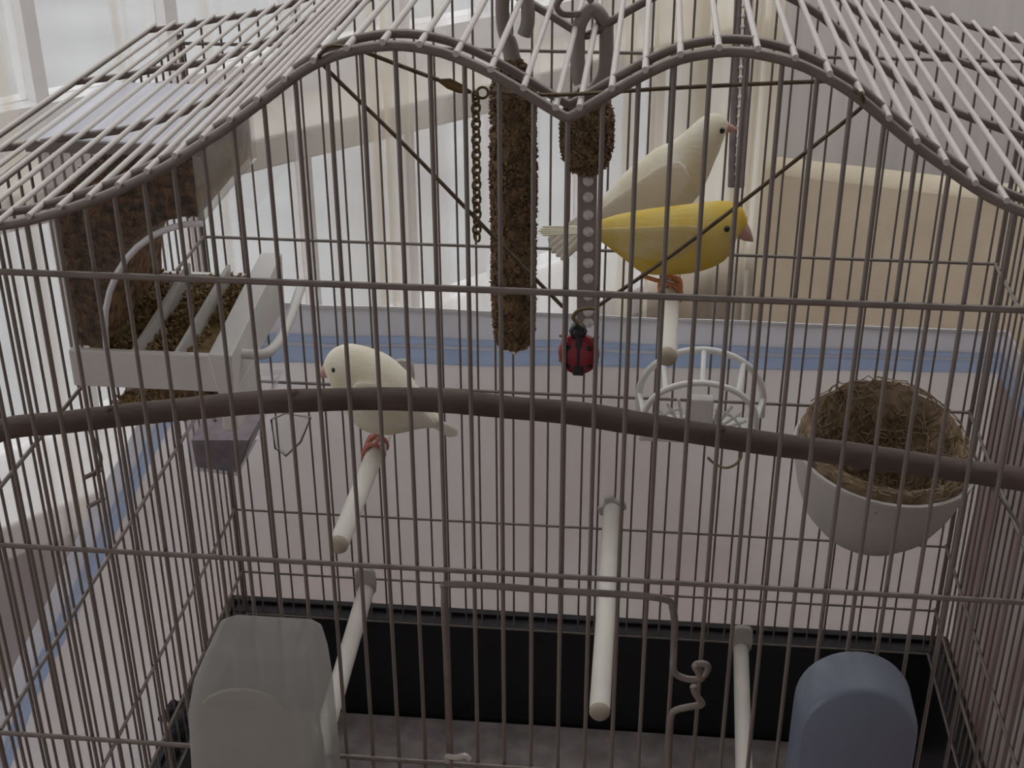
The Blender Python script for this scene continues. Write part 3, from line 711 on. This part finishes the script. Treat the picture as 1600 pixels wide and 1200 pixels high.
# ================================================================== HANGING TREATS
def treat(name, label, prof, cx_, y, m, ngr, gs):
    t_ = thing(name, (cx_, y, prof[0][1]), label, 'bird treat')
    core = MB().lathe([(max(0.05,r-1.0),z) for r,z in prof], (cx_,y,0), 18).build('core', m, t_)
    g = MB()
    for k in range(ngr):
        z = random.uniform(prof[0][1], prof[-1][1])
        r = interp([(b_,a_) for a_,b_ in prof], z); an = random.random()*2*PI
        grain(g, (cx_+(r-0.6)*math.cos(an), y+(r-0.6)*math.sin(an), z), gs)
    tag(g.build('seed_coating', m, core, smooth=False), kind='stuff')
    return t_
st = treat('seed_stick', 'long brown seed stick hanging left of the roof valley', [(2,-84),(8,-81),(10,-74),(10.6,-55),(10.4,-20),(10.8,0),(10.4,25),(10.2,42),(7,51),(3,55)], -31.2, 121, M_SEED, 2600, 1.6)
MB().tube([(-31.2,121,-83),(-31,121,-86),(-30.5,120,-87)], [1.6,1.2,0.6], 8).build('stick_tip', M_CREAM, st)
MB().tube(catmull([(-31,121,50),(-32.5,121,60),(-35,120,68),(-35.4,119,80),(-33,118,90),(-28.6,118,91),(-25.2,118,82),(-24.6,118,72),(-26.3,118,66)],5), [3.6]*8+[3.0]*33, 10).build('hook', M_HOOK, st)
s2 = treat('seed_bell', 'short brown seed treat on a taupe hook under the roof valley', [(2,4.5),(7,6),(10.5,11),(11.8,17),(11.8,25),(11.4,32),(9,38),(4,42)], 1.4, 121, M_SEED, 1100, 1.6)
MB().tube(catmull([(1.2,121,38),(4.6,121,43),(8.4,121,50),(8.8,121,62),(7.8,121,71),(2.6,119,77.5),(-2.6,117,71),(-3,116,60),(-2.6,115.5,50),(-1.6,115.5,47)],5), 3.1, 10).build('hook', M_HOOK, s2)
# strap with pearly studs under it
M_STRAP = mat('taupe_strap', (0.27,0.235,0.215), rough=0.55, var=0.1)
M_STUD = mat('pearly_stud', (0.72,0.71,0.70), rough=0.25)
sp = thing('treat_holder', (2.4,122,5), 'taupe plastic strap with a row of pearly studs below the seed treat', 'treat holder')
MB().add([(-2.4,120,6),(6.4,120,6),(6.4,124,6),(-2.4,124,6),(-1.4,120,-70),(7.2,120,-70),(7.2,124,-70),(-1.4,124,-70)],[(3,2,1,0),(4,5,6,7),(0,1,5,4),(1,2,6,5),(2,3,7,6),(3,0,4,7)]).build('strap', M_STRAP, sp, smooth=False, bevel=1)
for v_ in (283,308,336,362,386,411,435,462,487,504):
    c_ = uy(919,v_,120); MB().lathe([(0.02,-1.6),(1.6,-1.2),(2.4,-0.2),(2.6,0.6)], (c_.x,119.6,c_.z), 12, 'Y').build('stud', M_STUD, sp)

# ================================================================== NECKLACE WITH LADYBIRD
nk = thing('necklace', (5,4,-10), 'thin dark gold necklace strung across the front arches with a dangling chain', 'necklace')
M_CORDN = mat('bronze_cord', (0.10,0.07,0.04), rough=0.5, metal=0.5, var=0.3, vscale=300)
NY = 4.6
def seg(name, pts, r=0.75, m=M_CORDN): MB().tube(catmull(pts,4), r, 6).build(name, m, nk)
seg('cord', [(-86,-2.6,86.2),(-84.5,3,79.5),(-60,NY,54),(-30,NY,22),(-1,NY,-8.5)])
seg('cord', [(11,NY,-8.5),(40,NY,15),(70,NY,42),(98.3,NY,68.5),(100,1,73),(99.5,-3,75)])
seg('cord', [(-86,-2.6,86.2),(-82,0,89),(-74,5,86.5),(-67,7,83.5),(-56,7,79.5),(-46,7,76)])
seg('cord', [(-29,7,72),(-15,7,71.8),(0,7,72),(40,7,75.5),(85,7,78.6),(93,3,79.5),(98.6,-2.8,77),(99.5,-3,75)])
MB().loft([ring(Vector((-46,6.5,76)),Vector((0.3,0,0.95)),0.6,0.6,Vector((0,1,0)),8), ring(Vector((-42.5,6.5,75)),Vector((0.3,0,0.95)),2.0,1.0,Vector((0,1,0)),8), ring(Vector((-38.5,6.5,73.3)),Vector((0.3,0,0.95)),1.8,1.0,Vector((0,1,0)),8), ring(Vector((-34.5,6.5,72)),Vector((0.3,0,0.95)),0.5,0.5,Vector((0,1,0)),8)]).build('clasp', M_BRASS, nk)
def link_ring(c, rx_, rz_, rot, r=0.55, m=M_BRASS):
    pts = []
    for k in range(12):
        a_ = 2*PI*k/12; x = rx_*math.cos(a_); z = rz_*math.sin(a_); pts.append((c[0]+x*math.cos(rot), c[1]+x*math.sin(rot), c[2]+z))
    MB().tube(pts, r, 6, closed=True).build('chain_link', m, nk)
link_ring((-30.6,6.5,72), 2.0, 2.0, 0.2); link_ring((-33.2,6.5,71), 1.1, 1.5, 0.8)
for k in range(19):
    z = 69.2-k*2.85; link_ring((-33.0-0.02*k,6.5,z), 1.5, 2.0, 0.5 if k%2 else -0.7, 0.5)
# ladybird pendant
lb = thing('ladybird_pendant', (5.4,4,-17), 'small red and black ladybird pendant hanging on the necklace', 'pendant')
M_RED = mat('red_enamel', (0.26,0.02,0.035), rough=0.18, var=0.15)
M_INK = mat('black_enamel', (0.012,0.012,0.014), rough=0.2)
lc = Vector((5.4,4,-27))
for sgn in (-1,1):
    vsl = []
    rows = 9
    for i in range(rows):
        ph = -PI/2+PI*i/(rows-1)
        row = []
        for k in range(9):
            th = PI*k/8*0.96+0.02
            row.append(lc+Vector((sgn*(0.5+6.4*math.cos(ph)*math.sin(th/1.0)*1.0 if False else 0), 0, 0)))
        vsl.append(row)
    # quarter ellipsoid wing-case
    n = 10; vs = []; fs = []
    for i in range(n+1):
        ph = -PI/2+PI*i/n
        for k in range(n+1):
            th = PI*k/n
            vs.append((lc.x+sgn*(0.55+7.4*math.cos(ph)*math.sin(th)), lc.y-3.6*math.cos(ph)*math.cos(th), lc.z-0.5+8.6*math.sin(ph)))
    for i in range(n):
        for k in range(n): a_ = i*(n+1)+k; fs.append((a_,a_+1,a_+n+2,a_+n+1))
    MB().add(vs, fs).build('wing_case', M_RED, lb)
    for (sx_, sz_) in ((3.4,3.2),(3.6,-3.4)):
        MB().lathe([(1.5,0),(1.2,-0.35),(0.02,-0.5)], (lc.x+sgn*sx_, lc.y-2.55, lc.z-0.5+sz_), 10, 'Y').build('spot', M_INK, lb)
    for sz_ in (6.0,-4.5):
        MB().tube([(lc.x+sgn*5.0,lc.y,lc.z+sz_),(lc.x+sgn*7.6,lc.y,lc.z+sz_+0.8)], [0.6,0.5], 6).build('foot', M_BRASS, lb)
MB().prism([(lc.x-1.2,lc.z+8),(lc.x+1.2,lc.z+8),(lc.x+2.2,lc.z-8.6),(lc.x-2.2,lc.z-8.6)], lc.y-3.2, lc.y+3).build('back_stripe', M_INK, lb, smooth=False, bevel=0.6)
MB().lathe([(0.02,-3.4),(2.6,-2.4),(3.6,0),(2.6,2.4),(0.02,3.4)], (lc.x-0.4,lc.y,lc.z+9), 14).build('head', M_INK, lb)
MB().tube(catmull([(lc.x-0.4,lc.y,lc.z+12),(lc.x-2.4,lc.y,lc.z+14.5),(lc.x-0.4,lc.y,lc.z+17.5),(lc.x+3,lc.y,lc.z+18.5),(lc.x+5.6,lc.y,lc.z+18.5)],4), 0.8, 6).build('bail', M_BRASS, lb)

# ================================================================== NEST
ns = thing('nest_bowl', (170,222,-250), 'white round nest bowl lined with brown coir on the right side of the cage', 'nest')
nc = Vector((169,222,-191)); RB = 50
bw = MB(); outer = [(0.05,-57),(16,-56.5),(27,-52),(37,-41),(44,-26),(48,-12),(50,0)]; inner = [(48.4,0.6),(46.5,-12),(42.5,-25),(35.5,-39.5),(26,-50),(15,-54.5),(0.05,-55)]
bw.lathe(outer+[(51.3,0.3),(51.3,2.4),(50,3.0),(48.6,2.2)]+inner, (0,0,0), 48)
tilt = Matrix.Rotation(math.radians(5),3,'Y') @ Matrix.Rotation(math.radians(5),3,'X')
bw.v = [nc+tilt@v_ for v_ in bw.v]
M_BOWL = mat('off_white_bowl', (0.46,0.43,0.40), rough=0.5, var=0.05, vscale=20)
bw.build('bowl', M_BOWL, ns)
ln_ = MB(); prof = [(47.6,-6),(48.6,3),(46.5,7),(42.5,5),(37,-12),(27,-34),(15,-44),(0.05,-46)]
ln_.lathe(prof, (0,0,0), 40)
ln_.v = [nc+tilt@(v_+Vector((0,0,1 if v_.y>0 else 0))*max(0,v_.y)*0.30*(v_.xy.length/48)+Vector((noise.noise(v_*0.12),noise.noise(v_*0.12+Vector((9,0,0))),noise.noise(v_*0.12+Vector((0,9,0)))))*3.0) for v_ in ln_.v]
lin = ln_.build('coir_lining', M_COIR, ns)
fb = MB()
for k in range(750):
    an = random.random()*2*PI; r0 = random.uniform(10,48); an2 = an+random.uniform(0.2,0.7)*random.choice((-1,1)); pts = []
    for j in range(5):
        t_ = j/4; a_ = an+(an2-an)*t_; r_ = r0+random.uniform(-2.5,2.5)
        z_ = interp([(0,-45),(14,-43),(26,-34),(36,-12),(43,6),(47,7),(52,3)], r_)+random.uniform(0,2.4)
        v_ = Vector((r_*math.cos(a_), r_*math.sin(a_), z_)); v_.z += max(0,v_.y)*0.30*(v_.xy.length/48)
        pts.append((nc+tilt@v_)[:])
    fb.tube(pts, 0.42, 3, caps=False)
tag(fb.build('fibres', mat('pale_coir', (0.20,0.135,0.08), rough=0.9, col2=(0.36,0.28,0.18), vscale=200), lin), kind='stuff')
# wire arm of the nest holder, with curl
MB().tube(catmull([uy(*p_,352)[:] for p_ in [(1420,640),(1434,650),(1450,640),(1446,627),(1436,630),(1440,648),(1455,660)]],4), 0.9, 6).build('holder_wire', M_WIRE, ns)
MB().tube(catmull([(215,215,-182),(225,205,-196),(240,196,-214),(XR-2,190,-225)],4), 0.9, 6).build('holder_wire', M_WIRE, ns)
# loose coir strand hanging below the branch
hq = [uy(*p_,300)[:] for p_ in [(1106,715),(1116,724),(1132,731),(1147,727),(1157,716),(1158,704)]]
hr = MB().tube(catmull(hq,4), 0.9, 6).build('coir_strand', M_COIR); tag(hr, 'single curled brown coir strand hanging below the lattice basket', 'strand')

# ================================================================== LATTICE BASKET on the back wall
bk = thing('lattice_basket', (71,330,-249), 'white plastic half-round lattice basket on the back wall below the perched birds', 'basket')
def arch_pts(y, cx_, w, h, z0, n=18): return [(cx_-w, y, z0)]+[(cx_-w*math.cos(PI*i/n), y, z0+14+h*math.sin(PI*i/n)) for i in range(n+1)]+[(cx_+w, y, z0)]
BZ = -240
MB().tube(arch_pts(350,71,41,34,BZ), 2.4, 8).build('back_arch', M_HOOKW if False else M_WHITE, bk)
MB().tube(arch_pts(322,70,36,26,BZ-2), 2.2, 8).build('front_arch', M_WHITE, bk)
for i in (0,5,9,13,18):
    a_ = arch_pts(322,70,36,26,BZ-2)[i+1]; b_ = arch_pts(350,71,41,34,BZ)[i+1]
    MB().tube([a_, b_], 1.7, 6).build('slat', M_WHITE, bk)
MB().box((31,320,BZ-6),(109,352,BZ-2)).build('floor_plate', M_WHITE, bk, smooth=False, bevel=0.8)
hub = MB().box((62,318,-243),(78,326,-212)).build('hub', M_WHITE, bk, smooth=False, bevel=1)
for sgn in (-1,1):
    for i in range(6):
        an = 0.12+i*0.26; c_ = (69+sgn*9, 322, -238)
        e_ = (69+sgn*min(31,34*math.cos(an)), 322, -238+26*math.sin(an)); MB().tube([c_, e_], 1.1, 6).build('lattice_spoke', M_WHITE, bk)
    for rr_ in (13, 22):
        MB().tube([(69+sgn*(6+rr_*math.cos(i*0.17)), 321.5, -238+rr_*0.8*math.sin(i*0.17)) for i in range(9)], 1.0, 6).build('lattice_ring', M_WHITE, bk)

# ================================================================== DRINKERS on the front
dk = thing('clear_feeder', (-124,-24,-260), 'clear box-shaped plastic feeder clipped to the front wall at lower left', 'feeder')
M_FROST = clear_mat('frosted_plastic', (0.62,0.61,0.58), 0.40, rough=0.3)
def rr_rect(x0_, x1_, y0_, y1_, z, r=5):
    out = []
    for cx2, cy2, a0_ in ((x1_-r,y1_-r,0),(x0_+r,y1_-r,PI/2),(x0_+r,y0_+r,PI),(x1_-r,y0_+r,1.5*PI)):
        for j in range(5): a_ = a0_+j*PI/8; out.append(Vector((cx2+r*math.cos(a_), cy2+r*math.sin(a_), z)))
    return out
rings_ = [rr_rect(-141,-103,-26,-4,-155,4), rr_rect(-145,-100.5,-33,-3,-157,5), rr_rect(-149,-98.5,-40,-3,-166,6), rr_rect(-152,-97.5,-43,-3,-180,6), rr_rect(-154,-97,-44,-3,-215,6), rr_rect(-156,-97,-44,-3,-270,6)]
MB().loft(rings_).build('shell', M_FROST, dk)
M_INNER = clear_mat('inner_cup', (0.60,0.58,0.52), 0.55, rough=0.4)
pin = [(-150,-250)]+[(-126.5-23.5*math.cos(PI*i/14), -186+22*math.sin(PI*i/14)) for i in range(15)]+[(-103,-250)]
MB().prism(pin, -41.5, -39.5).build('inner_arch', M_INNER, dk, bevel=0.8)
M_GRAINW = mat('dim_water', (0.24,0.235,0.22), rough=0.3)
MB().box((-147,-38,-262),(-104,-6,-215)).build('contents', M_GRAINW, dk, smooth=False, bevel=2)
dr_ = thing('blue_drinker', (124,-24,-250), 'blue-grey domed plastic drinker on the front wall at lower right', 'drinker')
M_BLUEP = mat('blue_grey_plastic', (0.14,0.16,0.215), rough=0.38, var=0.06, vscale=25)
def dome(x_c, w, zt, y0_, y1_, grow): return [(x_c-w-grow, -262)]+[(x_c-(w+grow*0)*math.cos(PI*i/20), zt-w+ (w*1.0)*math.sin(PI*i/20)) for i in range(21)]+[(x_c+w+grow, -262)]
base = dome(122.6, 23.6, -152, 0, 0, 0.6)
def shr(P_, f): return [(122.6+(x-122.6)*f, -262+(z+262)*(1-(1-f)*0.25)) for x,z in P_]
rings_ = []
for y_, f in ((-32,0.93),(-31.2,0.96),(-30,0.985),(-28,1.0),(-9,1.0),(-7,0.98),(-6,0.95)):
    rings_.append([Vector((x,y_,z)) for x,z in shr(base,f)])
MB().loft(rings_).build('dome', M_BLUEP, dr_)
MB().box((99,-8,-250),(148,-2.6,-246)).build('collar', M_BLUEP, dr_, smooth=False, bevel=0.6)

# ================================================================== dark knotted cord outside the left wall
lc_ = thing('knotted_trim', (XL-6,228,-500), 'dark knotted trim hanging on the outside low on the left wall', 'trim')
M_NAVY = mat('navy_trim', (0.022,0.024,0.035), rough=0.6, var=0.3)
for k in range(16):
    u = 262+random.uniform(-14,44)*(0.4+k/16); v_ = 1100+k*7.5; p_ = ux(u, v_, XL-5)
    if p_.z < -520: p_.z = -520+k
    an = random.random()*3
    MB().tube([(p_.x+0.5*math.sin(i), p_.y+5.5*math.cos(2*PI*i/10+an), p_.z+4.6*math.sin(2*PI*i/10)) for i in range(10)], 2.2, 6, closed=True).build('knot', M_NAVY, lc_)
